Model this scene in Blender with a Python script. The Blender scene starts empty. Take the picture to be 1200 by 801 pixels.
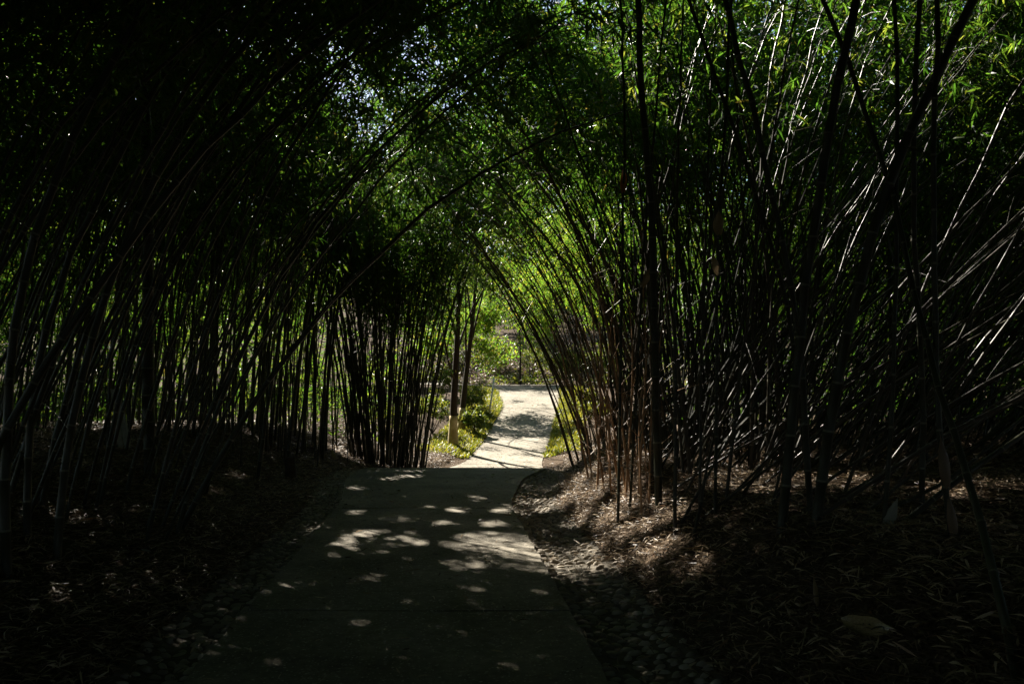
import bpy, math, random
import numpy as np

rng = np.random.default_rng(11)
random.seed(11)
PI = math.pi
rad = math.radians
S = bpy.context.scene
COL = S.collection

# ------------------------------------------------------------------ view constants
F, CX, HY, EYE = 900.0, 600.0, 454.0, 1.65       # focal length in photo pixels, centre column, horizon row, eye height


def at(px, py, Y):
    """point at depth Y seen at photo pixel (px, py)"""
    return np.array([(px - CX) / F * Y, Y, EYE + (HY - py) / F * Y])


# sun: ahead and to the left of the walker
SUN_AZ, SUN_EL = rad(33), rad(42)                # azimuth to the left of +Y
SUNV = np.array([-math.sin(SUN_AZ) * math.cos(SUN_EL), math.cos(SUN_AZ) * math.cos(SUN_EL), math.sin(SUN_EL)])  # towards the sun
L = -SUNV

# ------------------------------------------------------------------ helpers


def sstep(t):
    t = np.clip(t, 0, 1)
    return t * t * (3 - 2 * t)


def mesh_obj(name, verts, faces, mats, parent=None, smooth=False, midx=None, origin=(0, 0, 0)):
    """verts (N,3); faces: one (M,k) array or a list of such arrays"""
    me = bpy.data.meshes.new(name)
    verts = np.asarray(verts, dtype=np.float32) - np.asarray(origin, dtype=np.float32)
    if not isinstance(faces, list):
        faces = [faces]
    faces = [np.asarray(f, dtype=np.int32) for f in faces if len(f)]
    loops = np.concatenate([f.ravel() for f in faces])
    tot = np.concatenate([np.full(len(f), f.shape[1], dtype=np.int32) for f in faces])
    start = np.concatenate([[0], np.cumsum(tot)[:-1]]).astype(np.int32)
    me.vertices.add(len(verts))
    me.vertices.foreach_set('co', verts.ravel())
    me.loops.add(len(loops))
    me.loops.foreach_set('vertex_index', loops)
    me.polygons.add(len(tot))
    me.polygons.foreach_set('loop_start', start)
    me.polygons.foreach_set('loop_total', tot)
    if not isinstance(mats, (list, tuple)):
        mats = [mats]
    for m in mats:
        me.materials.append(m)
    if midx is not None:
        me.polygons.foreach_set('material_index', np.asarray(midx, dtype=np.int32))
    me.polygons.foreach_set('use_smooth', np.full(len(tot), smooth, dtype=bool))
    me.update(calc_edges=True)
    o = bpy.data.objects.new(name, me)
    COL.objects.link(o)
    if parent is not None:
        o.parent = parent
    else:
        o.location = origin
    return o


def tag(o, label=None, cat=None, group=None, kind=None):
    if label: o['label'] = label
    if cat: o['category'] = cat
    if group: o['group'] = group
    if kind: o['kind'] = kind
    return o


def empty(name, loc, label, cat, group=None):
    o = bpy.data.objects.new(name, None)
    o.empty_display_size = 0.1
    o.location = loc
    COL.objects.link(o)
    return tag(o, label, cat, group)


class Geo:
    """collects vertices and quads / triangles for ONE mesh"""
    def __init__(self):
        self.v, self.q, self.t, self.n = [], [], [], 0
        self.qm, self.tm = [], []

    def add(self, v, q=None, t=None, m=0):
        v = np.asarray(v, dtype=float)
        if q is not None and len(q):
            q = np.asarray(q, dtype=int); self.q.append(q + self.n); self.qm.append(np.full(len(q), m))
        if t is not None and len(t):
            t = np.asarray(t, dtype=int); self.t.append(t + self.n); self.tm.append(np.full(len(t), m))
        self.v.append(v)
        self.n += len(v)

    def build(self, name, mats, parent=None, smooth=False, origin=(0, 0, 0)):
        f, mi = [], []
        if self.q: f.append(np.concatenate(self.q)); mi.append(np.concatenate(self.qm))
        if self.t: f.append(np.concatenate(self.t)); mi.append(np.concatenate(self.tm))
        return mesh_obj(name, np.concatenate(self.v), f, mats, parent, smooth, np.concatenate(mi), origin)


def tube(pts, rads, sides=7, cap=True):
    """swept tube along pts (M,3) -> verts, quads, tris"""
    pts = np.asarray(pts, float)
    M = len(pts)
    tan = np.gradient(pts, axis=0)
    tan /= np.linalg.norm(tan, axis=1)[:, None] + 1e-9
    ref = np.array([0.0, 1, 0]) if abs(tan[0][1]) < 0.8 else np.array([1.0, 0, 0])
    u = np.cross(tan, ref); u /= np.linalg.norm(u, axis=1)[:, None] + 1e-9
    w = np.cross(tan, u)
    a = np.arange(sides) * 2 * PI / sides
    rads = np.asarray(rads, float)
    v = pts[:, None, :] + rads[:, None, None] * (np.cos(a)[None, :, None] * u[:, None, :] + np.sin(a)[None, :, None] * w[:, None, :])
    v = v.reshape(-1, 3)
    i = np.arange(M - 1)[:, None] * sides
    j = np.arange(sides)[None, :]
    j2 = (j + 1) % sides
    q = np.stack([i + j, i + j2, i + sides + j2, i + sides + j], -1).reshape(-1, 4)
    t = np.zeros((0, 3), int)
    if cap:
        v = np.vstack([v, pts[-1:], pts[:1]])
        k = M * sides
        jj = np.arange(sides)
        t = np.vstack([np.stack([(M - 1) * sides + jj, (M - 1) * sides + (jj + 1) % sides, np.full(sides, k)], -1),
                       np.stack([(jj + 1) % sides, jj, np.full(sides, k + 1)], -1)])
    return v, q, t


# ------------------------------------------------------------------ the lay of the land
PY = [-40, 4.3, 11, 14, 15.6, 16.5, 18, 19.5, 21, 24.5, 28, 32, 37, 40, 60]
PL = [3.19 - 1.2, -1.86, -2.44, -3.05, -3.1, -3.0, -2.3, -1.75, -1.28, -0.95, -0.71, -0.36, -0.7, -1.5, -1.5]
PR = [3.19 + 1.2, 0.55, -0.03, 0.19, 0.62, 0.80, 0.85, 0.80, 0.80, 1.2, 1.49, 1.95, 2.3, 2.5, 2.5]
ZY = [-40, 15.3, 16.3, 17.2, 18.2, 19.6, 21, 24.5, 28, 32, 37, 40, 41.5, 60]
ZZ = [0.0, 0.0, -0.03, -0.16, -0.32, -0.42, -0.39, -0.12, 0.24, 0.88, 1.49, 1.74, 1.78, 1.8]


def smooth_interp(y, xs, ys):
    y = np.asarray(y, float)
    return sum(np.interp(y + d, xs, ys) * w for d, w in ((-.5, .2), (-.25, .2), (0, .2), (.25, .2), (.5, .2)))


def zc(y): return smooth_interp(y, ZY, ZZ)
def pl(y): return smooth_interp(y, PY, PL)
def pr(y): return smooth_interp(y, PY, PR)


GL, GR = 0.46, 0.66             # widths of the two pebbled gutters


def wav(x, y, s=1.0, o=0.0):
    return (np.sin(x * 1.3 * s + 1.1 + o) * np.cos(y * 1.1 * s + .3 * o) + .5 * np.sin(x * 2.9 * s - y * 2.3 * s + o) + .3 * np.sin(x * 5.1 * s + y * 6.3 * s + 2 * o)) / 1.8


def H(x, y):
    x = np.asarray(x, float); y = np.asarray(y, float)
    z0 = zc(y)
    zs = np.interp(y, [-400, 12, 22, 40, 500], [0, 0, .25, 1.78, 1.8])
    dl = pl(y) - x
    dr = x - pr(y)
    d = np.maximum(dl, dr)
    z = z0 + (zs - z0) * sstep((d - .8) / 4)
    near = 1 - sstep((y - 17) / 5)
    # near banks
    bl = .62 * sstep((dl - GL) / 3.4) + .10 * sstep((dl - GL) / .5)
    br = .50 * sstep((dr - GR) / 1.25) + .12 * sstep((dr - GR) / .3) + .15 * sstep((dr - 2) / 6)
    z = z + near * (bl + br)
    z = z + (1 - near) * .16 * sstep((d - .1) / .7) * (1 - sstep((y - 36) / 3))
    # gutters: shallow dish, only beside the near path
    gut = np.where((dl > 0) & (dl < GL), np.sin(np.clip(dl / GL, 0, 1) * PI) * .05 + .075, 0) + \
        np.where((dr > 0) & (dr < GR), np.sin(np.clip(dr / GR, 0, 1) * PI) * .06 + .075, 0)
    z = z - gut * near
    z = np.where(d < 0, z0 - .07, z)
    rough = sstep((d - .7) / 1)
    z = z + rough * (.045 * wav(x, y, 1.4) + .10 * wav(x, y, .25, 2))
    # the slope that closes the view past the junction
    hill = sstep((y - 43.2 - .02 * x) / 11) * 3.0 + sstep((y - 50) / 60) * 14
    hill = hill * (1 + .1 * wav(x, y, .15, 1))
    z = z + hill
    side = sstep((np.abs(x) - 25) / 120) * 12
    return z + side


# ------------------------------------------------------------------ where the sun reaches the ground
# gaps in the leaves: photo pixel of each sun fleck, half width, half height
FLECKS = [(412, 645, 24, 6), (441, 631, 17, 6), (473, 641, 14, 5), (485, 634, 10, 3), (479, 615, 13, 4), (525, 622, 13, 3), (425, 577, 13, 3),
          (428, 693, 14, 4), (353, 697, 12, 4), (556, 677, 13, 4), (585, 622, 20, 7), (542, 605, 15, 5), (567, 590, 18, 4), (590, 605, 12, 4),
          (549, 639, 12, 3), (479, 563, 26, 3), (461, 551, 26, 3), (490, 556, 20, 2), (377, 622, 9, 3), (425, 607, 12, 4), (260, 692, 16, 5),
          (625, 594, 20, 5), (600, 549, 20, 2), (566, 546, 14, 2), (520, 551, 16, 2), (505, 600, 8, 3), (455, 655, 8, 3), (500, 645, 8, 3), (395, 660, 8, 3), (612, 604, 12, 5), (640, 632, 10, 3), (665, 667, 17, 4), (703, 671, 10, 3)]
BANK = [(665, 585, 30, 9), (700, 574, 28, 10), (735, 588, 28, 12), (716, 602, 26, 9), (686, 604, 24, 8), (704, 640, 14, 5), (768, 645, 16, 8),
        (650, 598, 20, 7), (745, 566, 16, 8), (764, 612, 24, 10), (800, 600, 22, 9), (790, 640, 18, 8), (740, 655, 16, 6), (820, 665, 16, 8), (780, 585, 16, 8), (410, 533, 16, 8), (395, 527, 10, 6), (690, 556, 24, 6), (735, 622, 16, 7),
        (97, 614, 6, 5), (60, 606, 10, 4), (250, 577, 7, 3), (280, 560, 8, 3), (160, 600, 6, 3), (1010, 746, 7, 3), (1120, 575, 30, 5), (1180, 570, 25, 4), (1040, 562, 14, 3)]


def ground_hit(px, py):
    """walk the eye ray to the terrain"""
    d = np.array([(px - CX) / F, 1, (HY - py) / F])
    Ys = np.linspace(2, 60, 3000)
    p = d[None] * Ys[:, None] + np.array([0, 0, EYE])
    k = np.argmax(p[:, 2] < H(p[:, 0], p[:, 1]))
    return p[k] if k else None


ELL = []
for lst in (FLECKS, BANK):
    full = 1.75 if lst is BANK else 1.0
    for px, py, rx, ry in lst:
        g = ground_hit(px, py)
        if g is None: continue
        a = ground_hit(px, py - ry); b = ground_hit(px, py + ry)
        half = abs(a[1] - b[1]) / 2 if a is not None and b is not None else .3
        RX, RY = max(.05, rx / F * g[1]), min(max(half, .06), .5)
        ELL.append((g[0], g[1], g[2], RX * .62 * full, RY * .55 * full))
        for _ in range(4):
            u, w_ = rng.normal(0, .62, 2)
            m_ = rng.uniform(.22, .5)
            ELL.append((g[0] + u * RX, g[1] + w_ * RY, g[2], RX * m_, RY * m_ * rng.uniform(.6, 1.4)))
ELL = np.array(ELL)
# lit pockets up in the leaves: centre and radius
POCKETS = [((1.9, 9.5, 6.0), 1.0), ((3.5, 9.0, 5.8), 1.2), ((5.2, 8.6, 5.3), 1.2), ((4.3, 7.6, 3.4), 1.2), ((2.0, 12.5, 7.6), 1.1), ((-2.6, 19, 6.0), 1.2),
           ((1.6, 12.5, 2.4), 1.3), ((1.9, 9.6, 2.2), 1.0), ((-2.0, 16, 6.3), 1.0), ((-3.2, 13, 5.6), .9), ((1.6, 15, 6.2), 1.0), ((.4, 17, 6.4), 1.0), ((0, 29, 4.6), 3.8), ((-4.5, 25, 3.6), 3.2), ((-8.5, 25, 3.6), 2.2), ((1.0, 36, 5), 4.2), ((-10, 20, 4), 1.7)]


def sunny(P, grow=0.0):
    """True where a leaf at P would shade one of the flecks"""
    P = np.asarray(P, float)
    out = np.zeros(len(P), bool)
    for (gx, gy, gz, rx, ry) in ELL:
        k = (P[:, 2] - gz) / -L[2]
        x = P[:, 0] + L[0] * k - gx
        y = P[:, 1] + L[1] * k - gy
        out |= ((x / (rx + grow)) ** 2 + (y / (ry + grow)) ** 2 < 1) & (P[:, 2] > gz + .3)
    for c, r in POCKETS:
        d = P - np.array(c)
        t = d @ SUNV
        q = np.linalg.norm(d - t[:, None] * SUNV, axis=1)
        out |= (q < r * .85) & (t > max(.8, r * .55)) & (wav(P[:, 0] * 3, P[:, 1] * 3) > -.45)
    # the open stretch past the crest
    k = (P[:, 2] - .3) / -L[2]
    x = P[:, 0] + L[0] * k; y = P[:, 1] + L[1] * k
    e = .25 * wav(x, y, 2.0)
    far = (y > 19.3 + e) & (y < 34.5) & (x > pl(y) - 2.6 + e) & (x < pr(y) + 1.6)
    dap = wav(x * 1.2, y * .9, 1.0, 1.0) + .5 * wav(x * 3, y * 2, 1.0, 4.0)
    out |= far & (dap > -.26) & (P[:, 2] > H(P[:, 0], P[:, 1]) + 2.0)
    bank = (y > 42.5) & (y < 49) & (np.abs(x - .5) < 3.5)
    out |= bank & (dap > .1) & (P[:, 2] > H(P[:, 0], P[:, 1]) + 1.5)
    return out


# ------------------------------------------------------------------ materials
def new_mat(name):
    m = bpy.data.materials.new(name)
    m.use_nodes = True
    nt = m.node_tree
    nt.nodes.clear()
    out = nt.nodes.new('ShaderNodeOutputMaterial')
    return m, nt, out


def N(nt, t, **kw):
    n = nt.nodes.new(t)
    for k, v in kw.items():
        if k in n.inputs: n.inputs[k].default_value = v
        else: setattr(n, k, v)
    return n


def ramp(nt, fac, stops):
    r = nt.nodes.new('ShaderNodeValToRGB')
    e = r.color_ramp.elements
    while len(e) < len(stops): e.new(.5)
    for el, (p, c) in zip(e, stops):
        el.position = p
        el.color = (*c, 1)
    nt.links.new(fac, r.inputs['Fac'])
    return r.outputs['Color']


def leaf_mat(name, stops, tr=.45, tstops=None, rough=.45, spec=.35):
    m, nt, out = new_mat(name)
    g = N(nt, 'ShaderNodeNewGeometry')
    rnd = g.outputs['Random Per Island']
    c = ramp(nt, rnd, stops)
    b = N(nt, 'ShaderNodeBsdfPrincipled', Roughness=rough)
    b.inputs['Specular IOR Level'].default_value = spec
    nt.links.new(c, b.inputs['Base Color'])
    t = N(nt, 'ShaderNodeBsdfTranslucent')
    nt.links.new(ramp(nt, rnd, tstops or stops), t.inputs['Color'])
    mx = N(nt, 'ShaderNodeMixShader', Fac=tr)
    nt.links.new(b.outputs[0], mx.inputs[1]); nt.links.new(t.outputs[0], mx.inputs[2])
    nt.links.new(mx.outputs[0], out.inputs['Surface'])
    return m


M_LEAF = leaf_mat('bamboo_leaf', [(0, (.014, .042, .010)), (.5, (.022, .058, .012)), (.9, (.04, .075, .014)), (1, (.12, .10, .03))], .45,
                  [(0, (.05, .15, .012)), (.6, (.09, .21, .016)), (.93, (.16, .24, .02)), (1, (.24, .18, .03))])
M_LEAF_LIT_Y = leaf_mat('sunlit_yellow_leaf', [(0, (.06, .10, .015)), (.5, (.09, .12, .02)), (1, (.15, .13, .03))], .55,
                    [(0, (.12, .30, .02)), (.5, (.22, .39, .03)), (.85, (.34, .40, .03)), (1, (.46, .34, .04))])  # yellow-green leaf for sunlit foliage, the glow put into its colour
M_LEAF_LIT = leaf_mat('sunlit_bamboo_leaf', [(0, (.03, .08, .015)), (.6, (.055, .11, .02)), (1, (.10, .12, .03))], .5,
                    [(0, (.09, .24, .02)), (.6, (.18, .32, .025)), (1, (.34, .36, .04))])  # brighter copy of the bamboo leaf, sunlight put into its colour
M_TREE_LEAF = leaf_mat('tree_leaf', [(0, (.03, .07, .015)), (.6, (.05, .10, .02)), (1, (.09, .11, .02))], .45,
                       [(0, (.08, .18, .015)), (.6, (.15, .25, .02)), (1, (.28, .28, .03))])
M_SHRUB = leaf_mat('shrub_leaf', [(0, (.035, .08, .02)), (.7, (.06, .11, .02)), (1, (.13, .13, .03))], .4,
                   [(0, (.10, .19, .02)), (1, (.30, .28, .03))])
M_GRASS = leaf_mat('verge_grass', [(0, (.06, .10, .02)), (.6, (.12, .14, .02)), (1, (.22, .19, .03))], .4,
                   [(0, (.16, .22, .02)), (1, (.40, .34, .03))])
M_LITTER = leaf_mat('dry_leaf', [(0, (.035, .022, .013)), (.35, (.10, .068, .040)), (.6, (.23, .165, .10)), (.85, (.42, .32, .21)), (.95, (.50, .40, .28)), (1, (.22, .085, .03))], .2, rough=.5, spec=.3)
M_SHEATH = leaf_mat('dry_sheath', [(0, (.20, .14, .07)), (1, (.30, .22, .12))], .3, rough=.35, spec=.5)
M_ORANGE = leaf_mat('orange_leaf', [(0, (.55, .16, .02)), (1, (.6, .2, .02))], .4, rough=.35)


def culm_mat(name, a, b, rough, spec=.45):
    m, nt, out = new_mat(name)
    oi = N(nt, 'ShaderNodeNewGeometry')
    tc = N(nt, 'ShaderNodeTexCoord')
    no = N(nt, 'ShaderNodeTexNoise', Scale=3.0, Detail=4.0)
    nt.links.new(tc.outputs['Object'], no.inputs['Vector'])
    mx = N(nt, 'ShaderNodeMath', operation='MULTIPLY_ADD')
    nt.links.new(oi.outputs['Random Per Island'], mx.inputs[0]); mx.inputs[1].default_value = .6
    nt.links.new(no.outputs['Fac'], mx.inputs[2])
    c = ramp(nt, mx.outputs[0], [(.3, a), (.9, b)])
    p = N(nt, 'ShaderNodeBsdfPrincipled', Roughness=rough)
    p.inputs['Specular IOR Level'].default_value = spec
    nt.links.new(c, p.inputs['Base Color'])
    nt.links.new(p.outputs[0], out.inputs['Surface'])
    return m


M_CULM = culm_mat('bamboo_culm_dark', (.009, .011, .006), (.028, .030, .016), .42, .3)
M_CULM_GLOSS = culm_mat('bamboo_culm_glossy', (.016, .016, .010), (.05, .042, .028), .43, .36)
M_CULM_BEAM = culm_mat('bamboo_culm_beam_lit', (.035, .026, .016), (.10, .072, .045), .45, .35)  # browned copy of the dark culm, hazy beam light put into its colour
M_NODE = culm_mat('waxy_node', (.06, .06, .045), (.13, .125, .095), .7, .2)
M_CULM_TAN = culm_mat('bamboo_culm_dead', (.16, .085, .045), (.28, .17, .09), .42)
M_BARK = culm_mat('tree_bark', (.016, .012, .009), (.045, .033, .024), .85, .2)


def bumped(name, stops, scale, rough, bump, dist=.01, spec=.3, speck=None, wide=None):
    m, nt, out = new_mat(name)
    tc = N(nt, 'ShaderNodeTexCoord')
    n1 = N(nt, 'ShaderNodeTexNoise', Scale=scale, Detail=9.0, Roughness=.62)
    nt.links.new(tc.outputs['Object'], n1.inputs['Vector'])
    c = ramp(nt, n1.outputs['Fac'], stops)
    if wide:
        n2 = N(nt, 'ShaderNodeTexNoise', Scale=wide[0], Detail=6.0, Roughness=.6)
        nt.links.new(tc.outputs['Object'], n2.inputs['Vector'])
        c2 = ramp(nt, n2.outputs['Fac'], [(.35, wide[1]), (.68, (1, 1, 1))])
        mm = N(nt, 'ShaderNodeMix', data_type='RGBA', blend_type='MULTIPLY')
        mm.inputs[0].default_value = 1
        nt.links.new(c, mm.inputs[6]); nt.links.new(c2, mm.inputs[7])
        c = mm.outputs[2]
    hsrc = n1.outputs['Fac']
    if speck:
        v = N(nt, 'ShaderNodeTexVoronoi', Scale=speck[0])
        nt.links.new(tc.outputs['Object'], v.inputs['Vector'])
        f = ramp(nt, v.outputs['Color'], [(0, (0, 0, 0)), (.78, (0, 0, 0)), (.95, (1, 1, 1))])
        mm = N(nt, 'ShaderNodeMix', data_type='RGBA')
        nt.links.new(f, mm.inputs[0]); nt.links.new(c, mm.inputs[6]); mm.inputs[7].default_value = (*speck[1], 1)
        c = mm.outputs[2]
        hsrc2 = v.outputs['Distance']
    p = N(nt, 'ShaderNodeBsdfPrincipled', Roughness=rough)
    p.inputs['Specular IOR Level'].default_value = spec
    nt.links.new(c, p.inputs['Base Color'])
    b = N(nt, 'ShaderNodeBump', Strength=bump, Distance=dist)
    nt.links.new(hsrc2 if speck else hsrc, b.inputs['Height'])
    nt.links.new(b.outputs[0], p.inputs['Normal'])
    nt.links.new(p.outputs[0], out.inputs['Surface'])
    return m


M_PATH = bumped('worn_concrete', [(.3, (.175, .152, .115)), (.7, (.31, .275, .215))], 14, .8, .5, .006, .25, (80, (.42, .385, .31)), (1.0, (.45, .44, .41)))
M_SOIL = bumped('forest_soil', [(.3, (.035, .024, .016)), (.7, (.10, .07, .045))], 6, .95, .8, .03, .1, (38, (.17, .12, .075)))
M_GUTTER = bumped('gutter_mortar', [(.3, (.05, .042, .03)), (.7, (.12, .10, .07))], 20, .85, .6, .01)
M_PEBBLE = culm_mat('gutter_pebble', (.12, .10, .075), (.36, .31, .24), .7, .25)
M_WHITEWASH = bumped('whitewash', [(.3, (.45, .36, .20)), (.7, (.72, .62, .42))], 9, .85, .4, .01, .2, None, (3, (.6, .55, .4)))
M_WOOD = bumped('old_wood', [(.3, (.03, .022, .015)), (.7, (.08, .06, .04))], 12, .9, .6, .01)
M_BOARD = bumped('grey_board', [(.3, (.16, .16, .13)), (.7, (.30, .30, .25))], 8, .7, .4, .01)
M_POLE = bumped('white_pole', [(.3, (.6, .6, .58)), (.7, (.8, .8, .78))], 8, .5, .1, .01)

# ------------------------------------------------------------------ ground, path, gutters


def build_ground():
    xs = np.concatenate([np.linspace(-78, -40, 10), np.linspace(-36, -10, 27), np.linspace(-9.5, 9.5, 240), np.linspace(10, 36, 27), np.linspace(40, 78, 10)])
    ys = np.concatenate([np.linspace(-23, -16, 5), np.linspace(-15, 1, 17), np.linspace(1.2, 24, 300), np.linspace(24.3, 60, 120), np.linspace(62, 133, 36)])
    X, Y = np.meshgrid(xs, ys)
    Z = H(X, Y)
    v = np.stack([X, Y, Z], -1).reshape(-1, 3)
    nx, ny = len(xs), len(ys)
    i = np.arange(ny - 1)[:, None] * nx + np.arange(nx - 1)[None]
    q = np.stack([i, i + 1, i + nx + 1, i + nx], -1).reshape(-1, 4)
    o = mesh_obj('ground', v, q, M_SOIL, smooth=True)
    tag(o, kind='structure')


build_ground()


def build_path():
    g = Geo()
    joints = [-14, -6.5, .9, 5.7, 10.55, 15.6, 20.6, 26, 31.5, 37, 40.4]
    for a, b in zip(joints[:-1], joints[1:]):
        ys = np.linspace(a + .017, b - .017, max(4, int((b - a) / .25)))
        us = np.linspace(0, 1, 15)
        Lx, Rx = pl(ys), pr(ys)
        ragged = .012 * np.sin(ys * 9) + .01 * np.sin(ys * 23 + 1)
        X = (Lx + ragged)[:, None] + (Rx - Lx - ragged + .012 * np.sin(ys * 11))[:, None] * us[None]
        Y = np.repeat(ys[:, None], len(us), 1)
        Z = np.repeat(zc(ys)[:, None], len(us), 1) + .004 * np.sin(X * 2.1 + Y)
        top = np.stack([X, Y, Z], -1)
        low = top.copy(); low[..., 2] -= .12
        n, m = len(ys), len(us)
        i = np.arange(n - 1)[:, None] * m + np.arange(m - 1)[None]
        q = np.stack([i, i + 1, i + m + 1, i + m], -1).reshape(-1, 4)
        k = n * m
        # skirts down the edges
        per = np.concatenate([np.arange(m), np.arange(1, n) * m + m - 1, (n - 1) * m + np.arange(m - 2, -1, -1), np.arange(n - 2, 0, -1) * m])
        nx = np.roll(per, -1)
        skirt = np.stack([per, per + k, nx + k, nx], -1)
        g.add(np.vstack([top.reshape(-1, 3), low.reshape(-1, 3)]), np.vstack([q, skirt]), m=0)
    o = g.build('path', M_PATH)
    tag(o, kind='structure')
    # the road it meets at the top of the rise
    xs = np.linspace(-6, 3.2, 90)
    vs = np.linspace(0, 1, 9)
    X = np.repeat(xs[:, None], 9, 1)
    Y = 39.9 + (X - 0) * -.04 + vs[None] * 3.0
    Z = H(X, Y) * 0 + np.maximum(zc(Y), H(X, Y)) + .03
    v = np.stack([X, Y, Z], -1).reshape(-1, 3)
    i = np.arange(89)[:, None] * 9 + np.arange(8)[None]
    q = np.stack([i, i + 9, i + 10, i + 1], -1).reshape(-1, 4)
    o = mesh_obj('side_road', v, q, M_PATH)
    tag(o, kind='structure')


build_path()


def build_gutter(side):
    g = Geo()
    width = GL if side < 0 else GR
    ys = np.linspace(1.0, 16.9, 130)
    us = np.linspace(0, 1, 9)
    edge = pl(ys) if side < 0 else pr(ys)
    def pos(y, u):
        e = pl(y) if side < 0 else pr(y)
        x = e + side * (.012 + u * width)
        z = zc(y) - .048 - np.sin(u * PI) * .055 + .035 * u
        return np.stack([x, y, z], -1)
    YY, UU = np.meshgrid(ys, us, indexing='ij')
    v = pos(YY, UU).reshape(-1, 3)
    i = np.arange(len(ys) - 1)[:, None] * 9 + np.arange(8)[None]
    q = np.stack([i, i + 1, i + 10, i + 9], -1).reshape(-1, 4)
    if side < 0: q = q[:, ::-1]
    g.add(v, q, m=0)
    # pebbles set on edge in rough rows, long side across the gutter
    lat, lon = 4, 8
    ph = np.linspace(0, PI / 2, lat + 1)[1:]
    th = np.arange(lon) * 2 * PI / lon
    unit = np.vstack([[[0, 0, 1]]] + [np.stack([np.sin(p) * np.cos(th), np.sin(p) * np.sin(th), np.full(lon, np.cos(p))], -1) for p in ph])
    tq, tt = [], []
    for j in range(lon): tt.append((0, 1 + j, 1 + (j + 1) % lon))
    for r in range(lat - 1):
        for j in range(lon):
            a = 1 + r * lon
            tq.append((a + j, a + lon + j, a + lon + (j + 1) % lon, a + (j + 1) % lon))
    y = 2.2
    while y < 16.8:
        u = rng.uniform(.03, .1)
        while u < .97:
            yy = y + rng.normal(0, .012)
            c = pos(np.array(yy), np.array(u))
            a, b, h = rng.uniform(.032, .06), rng.uniform(.018, .030), rng.uniform(.016, .036)
            ang = rng.normal(0, .35)
            p = unit * np.array([a, b, h]) * (1 + rng.normal(0, .05, (len(unit), 1)))
            x2 = p[:, 0] * math.cos(ang) - p[:, 1] * math.sin(ang)
            y2 = p[:, 0] * math.sin(ang) + p[:, 1] * math.cos(ang)
            if rng.random() > .06:
                g.add(np.stack([x2, y2, p[:, 2]], -1) + c - [0, 0, .004], tq, tt, m=1)
            u += (a * 2 + rng.uniform(.004, .03)) / width
        y += rng.uniform(.068, .092)
    o = g.build('gutter', [M_GUTTER, M_PEBBLE], smooth=True)
    tag(o, kind='structure')


build_gutter(-1)
build_gutter(1)

# ------------------------------------------------------------------ leaves


def unitv(v):
    return v / (np.linalg.norm(v, axis=-1, keepdims=True) + 1e-9)


def leaf_quads(P, D, ln, wd, bend=0.0):
    """one pointed leaf per row: base P, direction D (N,3)"""
    n = len(P)
    D = unitv(D)
    r = unitv(rng.normal(size=(n, 3)) * .55 + np.array([0, 0, 1.0]))
    side = unitv(np.cross(D, r))
    nor = np.cross(side, D)
    ln = np.broadcast_to(ln, (n,))[:, None]; wd = np.broadcast_to(wd, (n,))[:, None]
    mid = P + D * ln * .38 + nor * ln * .03
    v = np.stack([P, mid - side * wd * .5, P + D * ln - nor * ln * bend, mid + side * wd * .5], 1).reshape(-1, 3)
    q = np.arange(n * 4).reshape(-1, 4)
    return v, q


def spray_leaves(C, out_dir, per, spread, ln, wd, droop=.5):
    """clusters of bamboo leaves round centres C (N,3)"""
    n = len(C)
    idx = np.repeat(np.arange(n), per)
    tw = unitv(out_dir + rng.normal(size=(n, 3)) * .35)            # twig direction of each spray
    t = rng.random(len(idx))
    P = C[idx] + tw[idx] * (t[:, None] * spread) + rng.normal(size=(len(idx), 3)) * spread * .12
    D = tw[idx] * .6 + rng.normal(size=(len(idx), 3)) * .6 + np.array([0, 0, -droop])
    keep = ~sunny(P + unitv(D) * .06, .05)
    P, D = P[keep], D[keep]
    if not len(P): return np.zeros((0, 3)), np.zeros((0, 4), int)
    k = rng.uniform(.65, 1.25, len(P))
    return leaf_quads(P, D, ln * k, wd * k, .12)


# ------------------------------------------------------------------ bamboo


def culm_curve(base, az, th0, th1, length, p=1.4, n=40, wob=.05):
    s = np.linspace(0, 1, n)
    th = th0 + (th1 - th0) * s ** p
    a = az + wob * np.sin(s * 4 + rng.uniform(0, 6)) * 2
    d = np.stack([np.sin(th) * np.cos(a), np.sin(th) * np.sin(a), np.cos(th)], -1)
    pts = np.concatenate([[np.zeros(3)], np.cumsum((d[:-1] + d[1:]) / 2 * (length / (n - 1)), 0)])
    return pts + np.asarray(base)


def px_curve(poly, extra=0.0):
    """polyline of (px, py, depth) from the ground up -> smooth 3-D curve, carried on past the frame by `extra` metres"""
    P = np.array([at(*p) for p in poly])
    d = np.concatenate([[0], np.cumsum(np.linalg.norm(np.diff(P, axis=0), axis=1))])
    t = np.linspace(0, d[-1], 40)
    C = np.stack([np.interp(t, d, P[:, k]) for k in range(3)], -1)
    for _ in range(14):
        C[1:-1] = (C[:-2] + C[1:-1] * 2 + C[2:]) / 4
    if extra:
        tan = unitv(C[-1] - C[-4])
        m = 16
        th = np.linspace(0, 1, m + 1)[1:, None]
        acc = C[-1] + tan * extra * th + np.array([.25, .05, -.12]) * np.sign(tan[0]) * np.array([1, 1, np.sign(tan[0])]) * extra * th ** 2
        C = np.vstack([C, acc])
    b = C[0]
    gz = float(H(b[0], b[1]))
    C[:, 2] += (gz - .03 - b[2]) * np.linspace(1, 0, len(C))[:, ] ** 3
    return C


def resample(C, step):
    d = np.concatenate([[0], np.cumsum(np.linalg.norm(np.diff(C, axis=0), axis=1))])
    n = max(6, int(d[-1] / step))
    t = np.linspace(0, d[-1], n)
    return np.stack([np.interp(t, d, C[:, k]) for k in range(3)], -1), d[-1]


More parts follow.
